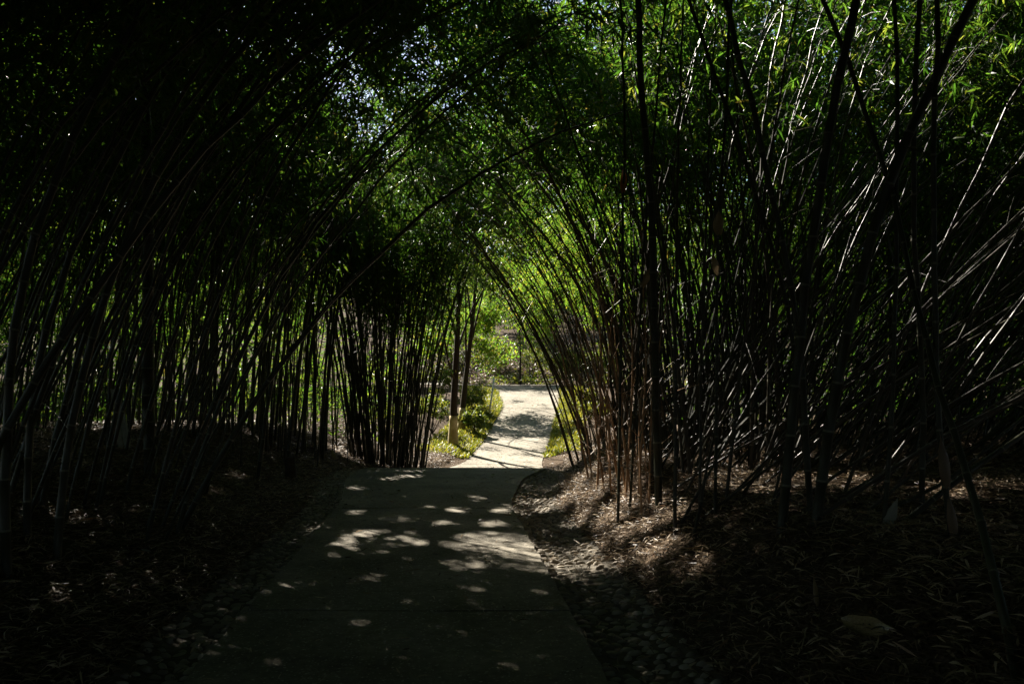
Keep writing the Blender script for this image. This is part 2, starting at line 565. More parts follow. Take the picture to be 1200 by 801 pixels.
def culm_geo(C, r0, taper=.82, node=.34, sides=7, kink=.012, g=None, ring=1):
    """jointed culm: each internode is straight with a raised ring at its node"""
    C2, length = resample(C, node)
    m = len(C2)
    C2 = C2 + rng.normal(0, kink, C2.shape) * np.linspace(0, 1, m)[:, None] ** .5
    pts, rr = [], []
    for i in range(m):
        s = i / (m - 1)
        r = r0 * (1 - taper * s ** 1.3)
        t = unitv(C2[min(i + 1, m - 1)] - C2[max(i - 1, 0)])
        if i > 0:
            pts.append(C2[i] - t * .022); rr.append(r * .97)
        pts.append(C2[i] - t * .004); rr.append(r * 1.17)
        pts.append(C2[i] + t * .012); rr.append(r * 1.02)
    g = g or Geo()
    v, q, t = tube(np.array(pts), np.array(rr), sides)
    g.add(v, q, t)
    seg = np.arange(len(q)) // sides
    g.qm[-1] = np.where((seg >= 3) & (seg % 3 == 0), ring, 0)
    return g, C2


def culm_foliage(C2, start, nclus, per, reach, ln=.17, wd=.024):
    m = len(C2)
    s = start + (1 - start) * rng.random(nclus) ** .85
    f = s * (m - 1)
    i = np.clip(f.astype(int), 0, m - 2)
    w = (f - i)[:, None]
    P = C2[i] * (1 - w) + C2[i + 1] * w
    tan = unitv(C2[i + 1] - C2[i])
    rdir = unitv(rng.normal(size=(nclus, 3)) * np.array([1, 1, .7]) + tan * .8)
    dist = rng.uniform(.15, 1, (nclus, 1)) * reach * (1.15 - s[:, None] * .6)
    C = P + rdir * dist
    v, q = spray_leaves(C, rdir, per, .28, ln, wd)
    return v, q, P, C


def twig_geo(g, P, C, k=.006):
    for a, b in zip(P, C):
        v, q, t = tube(np.array([a, (a + b) / 2 + [0, 0, .03], b]), [k, k * .8, k * .4], 3, False)
        g.add(v, q)


N_CULM = 0


def bamboo(C, r0, label, group, mat=None, start=.5, nclus=55, per=9, reach=.7, sheaths=(), twigs=12, lowtwigs=0, name='bamboo_culm', taper=.82, leafmat=None):
    """one culm: Empty at its foot > culm, foliage (and the sheaths that still cling to it)"""
    global N_CULM
    N_CULM += 1
    base = C[0]
    e = empty(name, base, label, 'bamboo', group)
    g, C2 = culm_geo(C, r0, taper=taper)
    if nclus:
        v, q, P, CC = culm_foliage(C2, start, nclus, per, reach)
        sel = rng.permutation(nclus)[:twigs]
        twig_geo(g, P[sel], CC[sel])
    if lowtwigs:                                        # bare side twigs lower down
        m = len(C2)
        i = rng.integers(int(m * .12), max(int(m * start), int(m * .12) + 2), lowtwigs)
        P0 = C2[i]
        d = unitv(rng.normal(size=(lowtwigs, 3)) * np.array([1, .7, .4]) + np.array([0, 0, .75]))
        twig_geo(g, P0, P0 + d * rng.uniform(.3, 1.1, (lowtwigs, 1)), .0045)
    g.build('culm', [mat or M_CULM, M_NODE], e, True, base)
    if nclus and len(v):
        mesh_obj('foliage', v, q, leafmat or M_LEAF, e, origin=base)
    for (py, ln, wd, off, m) in sheaths:                # clinging sheath at photo row py
        row = HY - (C2[:, 2] - EYE) / C2[:, 1] * F
        k = int(np.argmin(np.abs(row - py)))
        v2, q2 = sheath_geo(ln, wd)
        p = C2[k]
        v2 = v2 @ rot_x(off[1]).T @ rot_y(off[0]).T + p + np.array([off[2], -r0 * 1.3, 0])
        mesh_obj('culm_sheath', v2, q2, m, e, True, origin=base)
    return e


def rot_x(a): return np.array([[1, 0, 0], [0, math.cos(a), -math.sin(a)], [0, math.sin(a), math.cos(a)]])
def rot_y(a): return np.array([[math.cos(a), 0, math.sin(a)], [0, 1, 0], [-math.sin(a), 0, math.cos(a)]])
def rot_z(a): return np.array([[math.cos(a), -math.sin(a), 0], [math.sin(a), math.cos(a), 0], [0, 0, 1]])


def sheath_geo(ln, wd, curl=.9):
    """papery pointed half-shell, standing along +z with its concave side to +y"""
    ts = np.linspace(0, 1, 12)
    us = np.linspace(-1, 1, 7)
    w = wd * .5 * (np.sin(np.clip(ts * 1.02 + .12, 0, 1) * PI) ** .7 * .95 + .05) * (1 - ts ** 6)
    X = np.sin(us[None] * curl) / math.sin(curl) * w[:, None]
    Y = (1 - np.cos(us[None] * curl)) * w[:, None] + .12 * ln * (ts[:, None] ** 2)
    Z = np.repeat((ts * ln)[:, None], 7, 1) + .01 * np.sin(us[None] * 5 + ts[:, None] * 7)
    v = np.stack([X, Y, Z], -1).reshape(-1, 3)
    i = np.arange(11)[:, None] * 7 + np.arange(6)[None]
    q = np.stack([i, i + 1, i + 8, i + 7], -1).reshape(-1, 4)
    return v, q


def on_ground(x, y):
    return np.array([x, y, float(H(x, y)) - .03])


# --- the culms one can single out (foot first; photo column, row, depth)
DARK = None
NAMED = [
    # right side
    ([(772, 585, 8.2), (768, 420, 8.0), (764, 250, 7.8), (752, 110, 7.6), (747, -5, 7.5)], .040, 'tall thick upright culm right of the path arch, straight to the top edge', None, 3, ()),
    ([(955, 640, 5.6), (968, 540, 5.6), (985, 420, 5.5), (1040, 215, 5.4), (1142, -5, 5.3)], .040, 'thickest black culm slanting to upper right, crossing another to form an X', None, 3, ()),
    ([(950, 625, 6.0), (938, 400, 6.0), (905, 225, 6.0), (875, 110, 5.9), (848, -5, 5.9)], .026, 'straight black culm slanting to upper left across the green leaves', None, 3, ()),
    ([(1196, 782, 3.1), (1178, 690, 3.5), (1140, 560, 4.2), (1090, 420, 5.0), (1050, 240, 5.4), (1000, 90, 5.6), (963, -5, 5.7)], .021, 'long black culm slanting left from the lower right corner', None, 3, ()),
    ([(1080, 640, 6.3), (1082, 500, 6.3), (1074, 330, 6.2), (1070, 150, 6.1), (1076, -5, 6.0)], .024, 'upright black culm just right of the crossing X pair', None, 3, ()),
    ([(915, 640, 5.7), (930, 480, 5.7), (945, 330, 5.7), (966, 190, 5.6), (985, 80, 5.5), (1005, -5, 5.5)], .037, 'thick black culm leaning slightly right, left of the X crossing', None, 3, ()),
    ([(948, 560, 7.4), (925, 350, 7.2), (895, 250, 7.1), (860, 150, 7.0), (822, 40, 6.9), (808, -5, 6.9)], .021, 'slim black culm slanting to upper left behind the thick pair', None, 3, ()),
    ([(1050, 650, 5.6), (1110, 590, 5.7), (1200, 517, 5.9), (1300, 450, 6.2), (1400, 400, 6.4)], .022, 'low culm leaning far over to the right edge above the litter', None, 0, ()),
    ([(1010, 640, 6.2), (1090, 600, 6.2), (1200, 495, 6.5), (1320, 400, 6.8)], .015, 'second low leaning culm just above the lowest one at the right edge', None, 0, ()),
    ([(724, 590, 8.3), (729, 300, 8.3), (731, 100, 8.2), (727, -5, 8.2)], .017, 'slim culm with a red brown hanging sheath beside the thick upright culm', None, 3, ((240, .32, .075, (.05, .0, 0), 'M_SHEATH_R'),)),
    ([(738, 575, 8.6), (752, 318, 8.4), (770, 100, 8.2), (780, -5, 8.2)], .015, 'slim culm with a peeling tan sheath pointing up right', None, 3, ((322, .30, .085, (.45, .1, 0), 'M_SHEATH'),)),
    ([(838, 600, 7.0), (840, 300, 7.0), (858, -5, 7.0)], .016, 'slim upright culm with a pale green tan sheath at mid height', None, 3, ((290, .24, .10, (.0, .2, 0), 'M_SHEATH'), (335, .22, .07, (-.3, .2, 0), 'M_SHEATH'))),
    ([(1116, 690, 4.9), (1108, 620, 4.9), (1100, 520, 5.0), (1092, 300, 5.0), (1100, -5, 5.0)], .020, 'culm with two long brown sheaths low down at the right', None, 3, ((555, .36, .075, (-.08, 0, 0), 'M_SHEATH_D'), (655, .36, .065, (-.1, 0, .01), 'M_SHEATH_D'))),
    ([(1035, 640, 5.4), (1042, 560, 5.4), (1052, 300, 5.4), (1048, -5, 5.4)], .017, 'culm with a grey curled sheath leaning right near its foot', None, 3, ((600, .30, .085, (.35, .1, 0), 'M_SHEATH_G'),)),
    # left side
    ([(176, 566, 10.5), (172, 400, 10.5), (174, 230, 10.4), (168, 100, 10.3), (150, -5, 10.2)], .085, 'thickest dark upright culm rising from the left litter bank', None, 3, ()),
    ([(66, 664, 6.2), (72, 560, 6.3), (100, 410, 6.4), (160, 240, 6.6), (260, 80, 6.8), (340, -5, 7.0)], .034, 'thick black culm rising from the left litter and arching right', None, 0, ()),
    ([(32, 655, 6.4), (30, 560, 6.4), (45, 420, 6.5), (90, 280, 6.6), (170, 120, 6.8), (260, -5, 7.0)], .032, 'black culm at the far left foot of the litter, arching right', None, 0, ()),
    ([(8, 640, 5.6), (5, 480, 5.6), (20, 330, 5.7), (70, 180, 5.8), (160, 20, 6.0), (180, -5, 6.0)], .035, 'broad black culm along the left edge of the scene', None, 0, ()),
    ([(120, 540, 9.0), (135, 440, 9.0), (180, 330, 9.1), (260, 200, 9.3), (380, 80, 9.6), (480, 30, 9.9)], .030, 'long dark culm arching from the left bank to the canopy over the path', None, 4, ()),
]
M_SHEATH_R = leaf_mat('red_sheath', [(0, (.30, .10, .03)), (1, (.36, .14, .05))], .35, rough=.4)
M_SHEATH_D = leaf_mat('brown_sheath', [(0, (.10, .065, .035)), (1, (.14, .09, .05))], .2, rough=.4)
M_SHEATH_G = leaf_mat('grey_sheath', [(0, (.20, .20, .17)), (1, (.24, .24, .20))], .2, rough=.4)
for poly, r, label, grp, fol, sh in NAMED:
    C = px_curve(poly, 3.5 if fol else 1.5)
    bamboo(C, r, label, grp, start=.62, nclus=14 * fol + 10, per=9, reach=.8, taper=.45, lowtwigs=6,
           sheaths=[(a, b, c, d, globals()[m]) for a, b, c, d, m in sh])

# --- dead tan culms on the right bank
for i, (x0, y0, x1, y1, x2, y2, d) in enumerate([(716, 552, 712, 440, 728, 250, 9.6), (733, 560, 742, 430, 735, 300, 9.0), (700, 545, 705, 450, 690, 330, 10.4), (752, 575, 748, 470, 775, 330, 8.2), (724, 556, 730, 470, 718, 380, 9.4), (708, 548, 690, 430, 655, 300, 10.2), (694, 540, 676, 420, 640, 310, 11.0), (740, 568, 722, 430, 690, 290, 9.0), (728, 560, 700, 440, 668, 330, 9.5),
        (760, 578, 764, 450, 790, 300, 8.4), (748, 570, 757, 430, 752, 270, 8.8), (690, 536, 664, 430, 622, 330, 11.5), (716, 552, 704, 420, 700, 290, 9.8), (735, 563, 712, 470, 702, 400, 9.2)]):
    C = px_curve([(x0, y0, d), (x1, y1, d), (x2, y2, d)])
    bamboo(C, (.011, .014, .017)[i % 3], 'dead tan culm without leaves standing on the sunlit right bank', 'dead tan culms on the right bank', M_CULM_TAN, nclus=0, lowtwigs=7, taper=.6)


def ang(a, s): return rng.normal(a, s)


# --- left stand, nearest: arching hard over to the right
n = 0
while n < 54:
    x, y = rng.uniform(-8.2, -3.3), rng.uniform(5.2, 11.5)
    if x / y * F + CX < -140 or x > pl(y) - 1.2: continue
    C = culm_curve(on_ground(x, y), ang(.15, .35), rad(rng.uniform(4, 26)), rad(rng.uniform(46, 80)), rng.uniform(7.5, 10), 1.25)
    bamboo(C, (.014 + .020 * rng.random() ** 2), 'dark culm of the near left stand, arching right over the path', 'culms of the near left stand',
           start=.42, nclus=46, per=10, reach=.7, twigs=8, lowtwigs=3)
    n += 1
# --- left stand further on: nearly upright, tops bending in
n = 0
while n < 60:
    x, y = rng.uniform(-8.5, -3.6), rng.uniform(11.5, 18.5)
    px = x / y * F + CX
    if px < 120 or px > 400 or x > pl(y) - .9: continue
    C = culm_curve(on_ground(x, y), ang(.1, .6), rad(abs(rng.normal(3, 4))), rad(rng.uniform(28, 66)), rng.uniform(7.5, 9.8), 2.0)
    bamboo(C, (.016 + .026 * rng.random() ** 2), 'slender dark culm of the upright left stand behind the litter bank', 'culms of the upright left stand',
           start=.42, nclus=46, per=10, reach=.65, twigs=8, lowtwigs=3)
    n += 1
# --- the clump at the crest, left of the path
for k in range(66):
    a, rr = rng.uniform(0, 2 * PI), rng.random() ** .5
    x, y = -3.05 + math.cos(a) * rr * .98, 18.4 + math.sin(a) * rr * .55
    C = culm_curve(on_ground(x, y), math.atan2((y - 18.4) * 1.0, x + 3.05) + ang(0, .3), rad(2 + 7 * rr), rad(rng.uniform(10, 50)), rng.uniform(6.5, 8.8), 2.2)
    bamboo(C, (.016 + .018 * rng.random() ** 2), 'slender black culm fanning from the tight clump at the path crest', 'culms of the clump at the path crest',
           start=.42, nclus=46, per=10, reach=.55, twigs=8, lowtwigs=3)
# --- right stand at the crest: sweeps left to close the arch
n = 0
while n < 52:
    y = 10.0 + rng.random() ** 1.2 * 11
    x = pr(y) + GR * min(1, max(.2, (20 - y) / 4)) + rng.random() ** 1.3 * 2.2
    if x / y * F + CX < (712 if y < 14 else 672): continue
    C = culm_curve(on_ground(x, y), PI + ang(.05, .25), rad(rng.uniform(4, 22)), rad(rng.uniform(62, 100)), rng.uniform(7.5, 10), 1.6)
    bamboo(C, (.012 + .014 * rng.random() ** 2), 'thin culm from the right bank bowing left to close the arch', 'culms bowing left over the path', M_CULM_BEAM,
           start=.45, nclus=44, per=10, reach=.6, twigs=8, lowtwigs=3)
    n += 1
# --- right stand, near: fans out to the right
n = 0
while n < 54:
    y = rng.uniform(5.5, 10.5)
    x = rng.uniform(1.5, 5.0)
    px = x / y * F + CX
    if px > 1080 or px < 730 or x < pr(y) + 1.0: continue
    C = culm_curve(on_ground(x, y), ang(.15, .35), (t0 := rad(rng.uniform(18, 58))), t0 + rad(rng.uniform(8, 26)), rng.uniform(6, 9), 1.0, wob=.015)
    bamboo(C, rng.uniform(.010, .018), 'thin glossy culm of the right stand, leaning far over to the right', 'thin leaning culms of the right stand',
           M_CULM_GLOSS, start=.72, nclus=14, per=9, reach=.5, twigs=5, lowtwigs=3)
    n += 1
n = 0
while n < 24:
    y = rng.uniform(7, 12)
    x = rng.uniform(1.3, 4.4)
    px = x / y * F + CX
    if px > 930 or px < 715 or x < pr(y) + 1.0: continue
    C = culm_curve(on_ground(x, y), ang(.6, 1.2), rad(rng.uniform(1, 9)), rad(rng.uniform(20, 60)), rng.uniform(7.5, 9.5), 2.0)
    bamboo(C, rng.uniform(.014, .026), 'dark upright culm in the right stand beside the path', 'upright culms of the right stand', M_CULM_GLOSS,
           start=.45, nclus=36, per=9, reach=.6, twigs=8, lowtwigs=4)
    n += 1

# --- the rest of the grove: beyond counting, one mass
def thicket(name, spots, az, th0, th1, ln, rr, start, nclus, per, leaf=(.2, .032), label=None):
    g = Geo()
    lv, lq, off = [], [], 0
    for (x, y) in spots:
        C = culm_curve(on_ground(x, y), ang(*az), rad(rng.uniform(*th0)), rad(rng.uniform(*th1)), rng.uniform(*ln), 1.6, n=18)
        culm_geo(C, rng.uniform(*rr), node=.6, sides=5, g=g, ring=0)
        if nclus:
            C2, _ = resample(C, .4)
            v, q, P, CC = culm_foliage(C2, start, nclus, per, .85, *leaf)
            if len(v):
                g.add(v, q, m=1)
    o = g.build(name, [M_CULM, M_LEAF], smooth=False)
    tag(o, kind='stuff')
    if label: o['label'] = label
    return o


sp = []
while len(sp) < 190:                                   # behind the left stand
    x, y = rng.uniform(-15, -5.5), rng.uniform(6, 25)
    if -.62 * y > x + 5 : continue
    if x > -8 and y < 17: continue
    sp.append((x, y))
thicket('bamboo_thicket', sp, (.2, 1.0), (0, 12), (30, 80), (7, 10), (.014, .028), .30, 46, 10)
sp = []
while len(sp) < 170:                                   # behind the right stand
    x, y = rng.uniform(2.5, 13), rng.uniform(6.5, 26)
    if x < pr(y) + 2.2 or x / y > .95 or (x / y > .25 and y < 9.5): continue
    sp.append((x, y))
thicket('bamboo_thicket', sp, (.3, .9), (4, 48), (30, 80), (7, 10), (.012, .024), .45, 42, 10)
sp = []
while len(sp) < 300:                                   # bare stems, right
    x, y = rng.uniform(1.6, 9), rng.uniform(8.5, 17)
    if x < pr(y) + 1.5 or x / y > .75: continue
    sp.append((x, y))
thicket('bamboo_thicket', sp, (.1, .5), (10, 58), (24, 75), (6, 9), (.009, .019), .8, 10, 8)
sp = []
while len(sp) < 130:                                   # upright stems beside the crest, right
    y = rng.uniform(9.5, 15)
    x = pr(y) + rng.uniform(1.6, 4.2)
    sp.append((x, y))
thicket('bamboo_thicket', sp, (2.2, 1.2), (1, 14), (20, 70), (7, 10), (.010, .02), .5, 26, 9)
sp = []
while len(sp) < 210:                                   # thin stems closing the left side
    x, y = rng.uniform(-13, -3.6), rng.uniform(15, 24)
    if x / y > -.16 or x / y < -.62: continue
    sp.append((x, y))
thicket('bamboo_thicket', sp, (.1, 1.5), (0, 9), (20, 60), (7, 10), (.011, .022), .55, 22, 9)
sp = []
for k in range(70):                                    # hair-thin stems inside the clump at the crest
    a, rr = rng.uniform(0, 2 * PI), rng.random() ** .5
    sp.append((-3.05 + math.cos(a) * rr * 1.0, 18.5 + math.sin(a) * rr * .5))
thicket('bamboo_thicket', sp, (1.2, 1.4), (0, 9), (12, 45), (6, 8.5), (.009, .016), .5, 18, 9)
sp = []
while len(sp) < 70:                                    # the grove goes on behind the walker, unseen, added to keep the tunnel dark
    x, y = rng.uniform(-9, 9), rng.uniform(-11, 2.5)
    if abs(x - (pl(y) + pr(y)) / 2) < 3.2 or (y > -1 and abs(x) < 3.6): continue
    sp.append((x, y))
thicket('bamboo_thicket', sp, (.3, 3), (0, 20), (60, 95), (8, 10), (.016, .03), .2, 60, 9, (.34, .075))

# --- the closed roof of leaves over the tunnel
def canopy():
    n = 620000
    x = rng.uniform(-19, 16, n); y = rng.uniform(-15, 27, n)
    mid = (pl(y) + pr(y)) / 2
    lat = np.abs(x - mid)
    low = 6.4 - .03 * np.clip(lat - 3, 0, 9) ** 2 + .35 * wav(x, y, .9)
    hi = 9.2 + .5 * wav(x, y, .5, 3)
    z = low + (hi - low) * rng.random(n) ** .8
    x2 = np.concatenate([rng.uniform(-11, 1, 14000), rng.uniform(-9, -1.5, 15000), rng.uniform(-12.5, -5, 7000)])
    y2 = np.concatenate([rng.uniform(7, 23, 14000), rng.uniform(7, 12.5, 15000), rng.uniform(11, 19, 7000)])      # extra leaves added up-sun to stop stray flecks on the ground
    x = np.concatenate([x, x2]); y = np.concatenate([y, y2]); z = np.concatenate([z, rng.uniform(7.0, 9.8, 36000)])
    x3, y3, z3 = rng.uniform(-17, 15, 210000), rng.uniform(-15, 9, 210000), rng.uniform(6.6, 10, 210000)  # unseen leaves overhead, added to hold back sky light
    x4, y4, z4 = rng.uniform(-15, 13, 18000), rng.uniform(9, 23, 18000), rng.uniform(8.4, 10.5, 18000)  # thinner top layer further on, also added to dim the tunnel
    x = np.concatenate([x, x3, x4]); y = np.concatenate([y, y3, y4]); z = np.concatenate([z, z3, z4])
    n = len(x)
    P = np.stack([x, y, z], -1)
    dens = .85 + .5 * wav(x * 1.0, y * 1.0, .8, 5) + .2 * wav(x, z * 2, 1.7, 2)
    tail = sstep((27 - y) / 5) * sstep((x + 19) / 3) * sstep((16 - x) / 1)
    dens = np.where((x < 2) & (y > 8) & (y < 20), np.maximum(dens, .8), np.where(y < 8, 1.0, dens))
    keep = (rng.random(n) < np.clip(dens, .35, 1) * tail) & ~sunny(P, .07)
    P = P[keep]
    D = rng.normal(size=P.shape) * np.array([1, 1, .5]) + np.array([0, 0, -.45])
    k = rng.uniform(.7, 1.3, len(P))
    far = np.clip((P[:, 2] - 6.5) / 2.5, 0, 1)
    v, q = leaf_quads(P, D, (.19 + .16 * far) * k, (.036 + .05 * far) * k, .1)
    o = mesh_obj('bamboo_leaves', v, q, M_LEAF)
    tag(o, kind='stuff')


canopy()


def grove_walls():
    # leafy flanks and an unseen wall behind the walker, added against stray sky light
    n = 300000
    part = rng.random(n)
    x = np.where(part < .45, rng.uniform(11, 19, n), np.where(part < .7, rng.uniform(-23, -15, n), rng.uniform(-16, 16, n)))
    y = np.where(part < .7, rng.uniform(-14, 30, n), rng.uniform(-18, -11, n))
    z = H(x, y) + rng.uniform(0, 1, n) ** .8 * 9.5
    P = np.stack([x, y, z], -1)
    dens = .7 + .6 * wav(x, y + z, .9, 7)
    P = P[(rng.random(n) < np.clip(dens, .15, 1)) & ~sunny(P, .1)]
    D = rng.normal(size=P.shape) * np.array([1, 1, .5]) + np.array([0, 0, -.45])
    k = rng.uniform(.7, 1.3, len(P))
    v, q = leaf_quads(P, D, .34 * k, .085 * k, .1)
    tag(mesh_obj('bamboo_leaves', v, q, M_LEAF), kind='stuff')


grove_walls()


def low_leaves():
    # bushy young bamboo filling the gaps at the back of the stands
    for (x0, x1, y0, y1, zb, zt, n, o_) in ((-17, -3.7, 20.5, 29, 0, 7.5, 60000, 0), (-20, -8.6, 9, 21, 0, 6.5, 50000, 2), (5.0, 17, 15, 27, 0, 6.5, 60000, 4), (7.5, 14, 7, 14, 0, 5, 30000, 6)):
        x = rng.uniform(x0, x1, n); y = rng.uniform(y0, y1, n)
        z = H(x, y) + .05 + zb + rng.random(n) ** 1.1 * zt
        P = np.stack([x, y, z], -1)
        dens = .55 + .7 * wav(x * 1.2, y * 1.2 + z, .9, o_) + .3 * wav(x * 2, z * 2, 1, o_)
        P = P[(rng.random(n) < np.clip(dens, .08, 1)) & ~sunny(P, .05)]
        D = rng.normal(size=P.shape) * np.array([1, 1, .5]) + np.array([0, 0, -.5])
        k = rng.uniform(.7, 1.3, len(P))
        v, q = leaf_quads(P, D, .20 * k, .042 * k, .1)
        tag(mesh_obj('bamboo_leaves', v, q, M_LEAF if (x0 > 4 or x0 < -18) else M_LEAF_LIT), kind='stuff')  # brighter leaf copy where the back of the left stand should look sunlit


low_leaves()


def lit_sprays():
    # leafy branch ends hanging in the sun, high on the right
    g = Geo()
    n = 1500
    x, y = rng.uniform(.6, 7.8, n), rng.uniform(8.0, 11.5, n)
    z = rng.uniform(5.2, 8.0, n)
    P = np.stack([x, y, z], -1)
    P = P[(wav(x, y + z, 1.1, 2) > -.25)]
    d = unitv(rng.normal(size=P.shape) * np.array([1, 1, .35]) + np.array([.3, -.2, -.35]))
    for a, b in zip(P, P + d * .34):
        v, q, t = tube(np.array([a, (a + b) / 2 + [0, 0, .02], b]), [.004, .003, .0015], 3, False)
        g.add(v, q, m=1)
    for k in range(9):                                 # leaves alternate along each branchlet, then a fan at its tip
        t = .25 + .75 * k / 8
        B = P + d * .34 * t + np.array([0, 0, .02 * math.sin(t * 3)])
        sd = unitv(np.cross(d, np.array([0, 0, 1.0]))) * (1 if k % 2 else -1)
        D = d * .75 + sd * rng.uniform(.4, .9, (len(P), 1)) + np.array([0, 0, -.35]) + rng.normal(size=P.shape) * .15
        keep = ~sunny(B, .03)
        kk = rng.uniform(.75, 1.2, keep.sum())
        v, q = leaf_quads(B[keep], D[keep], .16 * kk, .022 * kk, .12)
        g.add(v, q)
    tag(g.build('bamboo_leaves', [M_LEAF_LIT, M_CULM]), kind='stuff')


lit_sprays()

# ------------------------------------------------------------------ trees, shrubs and verges past the crest
def limb(g, a, b, r0, r1, n=7, bow=.15, sides=8):
    t = np.linspace(0, 1, n)[:, None]
    p = np.asarray(a) * (1 - t) + np.asarray(b) * t
    p += np.sin(t * PI) * rng.normal(0, bow, 3) + rng.normal(0, bow * .12, (n, 3)) * np.sin(t * PI)
    v, q, tr = tube(p, np.linspace(r0, r1, n), sides)
    g.add(v, q, tr)
    return p


def crown_leaves(centres, radii, n, ln, wd, droop=.2, squash=.75, cull=True):
    """leaf clumps spread unevenly through several lobes"""
    nl = len(centres)
    per = n // nl
    Ps = []
    for c, r in zip(centres, radii):
        nc = max(6, per // 22)
        d = unitv(rng.normal(size=(nc, 3)))
        cc = np.asarray(c) + d * (rng.random((nc, 1)) ** .45) * r * np.array([1, 1, squash])
        idx = rng.integers(0, nc, per)
        Ps.append(cc[idx] + rng.normal(size=(per, 3)) * r * .13)
    P = np.concatenate(Ps)
    if cull: P = P[~sunny(P, .05)]
    D = rng.normal(size=P.shape) + np.array([0, 0, -droop])
    k = rng.uniform(.6, 1.3, len(P))
    return leaf_quads(P, D, ln * k, wd * k, .1)


def tree(name, x, y, h, tr, crown_lo, crown_r, label, group=None, leaf=(.22, .09), n=5000, mat=None, lean=(0, 0), whitewash=0, droop=.2, cull=True):
    b = on_ground(x, y)
    e = empty(name, b, label, 'tree', group)
    g = Geo()
    top = b + np.array([lean[0], lean[1], h * .8])
    t = np.linspace(0, 1, 12)
    spine = b * (1 - t[:, None]) + top * t[:, None] + np.stack([.07 * np.sin(t * 5 + x), .05 * np.sin(t * 4), 0 * t], -1) * (h / 8)
    v, q, c = tube(spine, tr * (1 - .75 * t) + tr * .35 * np.exp(-t * 25), 10)
    g.add(v, q, c)
    cents, rads_ = [], []
    for k in range(7):
        i = int((.35 + .6 * k / 7) * 11)
        a = k * 2.4 + x
        zt = crown_lo + (h - crown_lo) * rng.uniform(.1, .95)
        rr = crown_r * rng.uniform(.45, .85)
        tip = np.array([b[0] + lean[0] * zt / h + math.cos(a) * rr, b[1] + lean[1] * zt / h + math.sin(a) * rr, b[2] + zt])
        limb(g, spine[i], tip, tr * .35, tr * .08)
        cents.append(tip); rads_.append(crown_r * rng.uniform(.38, .62))
    g.build('trunk', M_BARK, e, True, b)
    v, q = crown_leaves(cents, rads_, n, *leaf, droop=droop, cull=cull)
    mesh_obj('crown', v, q, mat or M_TREE_LEAF, e, origin=b)
    if whitewash:
        k = np.linspace(0, whitewash / (h * .8), 8)
        sp_ = np.stack([np.interp(k, t, spine[:, j]) for j in range(3)], -1)
        rr = np.interp(k, t, tr * (1 - .75 * t) + tr * .35 * np.exp(-t * 25)) + .006
        v, q, c = tube(sp_, rr, 14)
        mesh_obj('painted_base', v, [q, c], M_WHITEWASH, e, True, origin=b)
    return e


p = at(534, 522, 23.0)
tree('roadside_tree', p[0], p[1], 9, .125, 4.6, 2.4, 'dark tree trunk with whitewashed base left of the sunlit path', n=7000, leaf=(.13, .06), whitewash=.95)
p = at(543, 500, 26.0)
tree('roadside_tree', p[0], p[1], 9.5, .105, 4.6, 2.4, 'second dark trunk just behind the whitewashed roadside tree', n=7000, leaf=(.13, .06), lean=(.5, 0), whitewash=.8)
tree('small_tree', -1.9, 31, 4.6, .06, 1.6, 1.9, 'small tree of sunlit yellow green leaves behind the whitewashed trunks', n=11000, leaf=(.13, .065), mat=M_LEAF_LIT_Y, cull=False)
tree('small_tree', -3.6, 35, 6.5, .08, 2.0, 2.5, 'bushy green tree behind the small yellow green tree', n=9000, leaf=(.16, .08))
tree('feathery_tree', .4, 43.8, 8.5, .07, 2.6, 3.0, 'drooping yellow leaved tree over the bend of the path', n=12000, leaf=(.26, .05), mat=M_LEAF_LIT_Y, droop=.8, cull=False)
tree('feathery_tree', 3.4, 34.5, 7.5, .06, 2.2, 2.3, 'yellow green leaning tree right of the sunlit path', n=9000, leaf=(.22, .045), mat=M_LEAF_LIT_Y, droop=.8, lean=(-3.0, -.3))
tree('feathery_tree', -3.8, 29.5, 7.5, .06, 2.4, 2.4, 'bright green feathery tree left of the sunlit path', n=9000, leaf=(.20, .042), mat=M_LEAF_LIT, droop=.8, lean=(2.6, -.5))
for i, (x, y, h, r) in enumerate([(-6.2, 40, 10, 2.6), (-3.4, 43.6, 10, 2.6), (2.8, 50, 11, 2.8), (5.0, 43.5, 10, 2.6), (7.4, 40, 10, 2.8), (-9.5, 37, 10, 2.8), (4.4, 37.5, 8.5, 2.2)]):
    tree('feathery_tree', x, y, h, .07, 2.6, r, 'bright feathery leaved tree beyond the bend, filling the end of the arch', 'feathery trees beyond the bend', n=8000, leaf=(.26, .06), mat=M_LEAF_LIT_Y if i % 3 != 1 else M_LEAF_LIT, droop=.8)
tree('slope_tree', 3.8, 45.5, 9, .10, 3.2, 3.2, 'bright green tree on the slope right of the bend', n=9000, leaf=(.24, .09), mat=M_TREE_LEAF)
BACK = [(-11, 42, 9, 3.8), (-16, 37, 9, 4.0), (-20, 33, 10, 4.2), (-24, 28, 11, 4.4), (-25, 36, 13, 5), (-16, 45, 13, 5), (-3, 64, 13, 5), (3, 66, 14, 5), (9, 62, 12, 4.6), (15, 46, 12, 4.6), (8, 42, 9, 3.6), (11, 36, 10, 4), (-9, 58, 15, 5.5), (22, 50, 14, 5.5), (-30, 46, 15, 6), (20, 34, 11, 4.6)]
for i, (x, y, h, r) in enumerate(BACK):
    tree('woodland_tree', x, y, h, .16, h * .22, r, 'leafy green woodland tree standing beyond the bamboo', 'woodland trees beyond the bamboo', n=9000, leaf=(.30, .13))

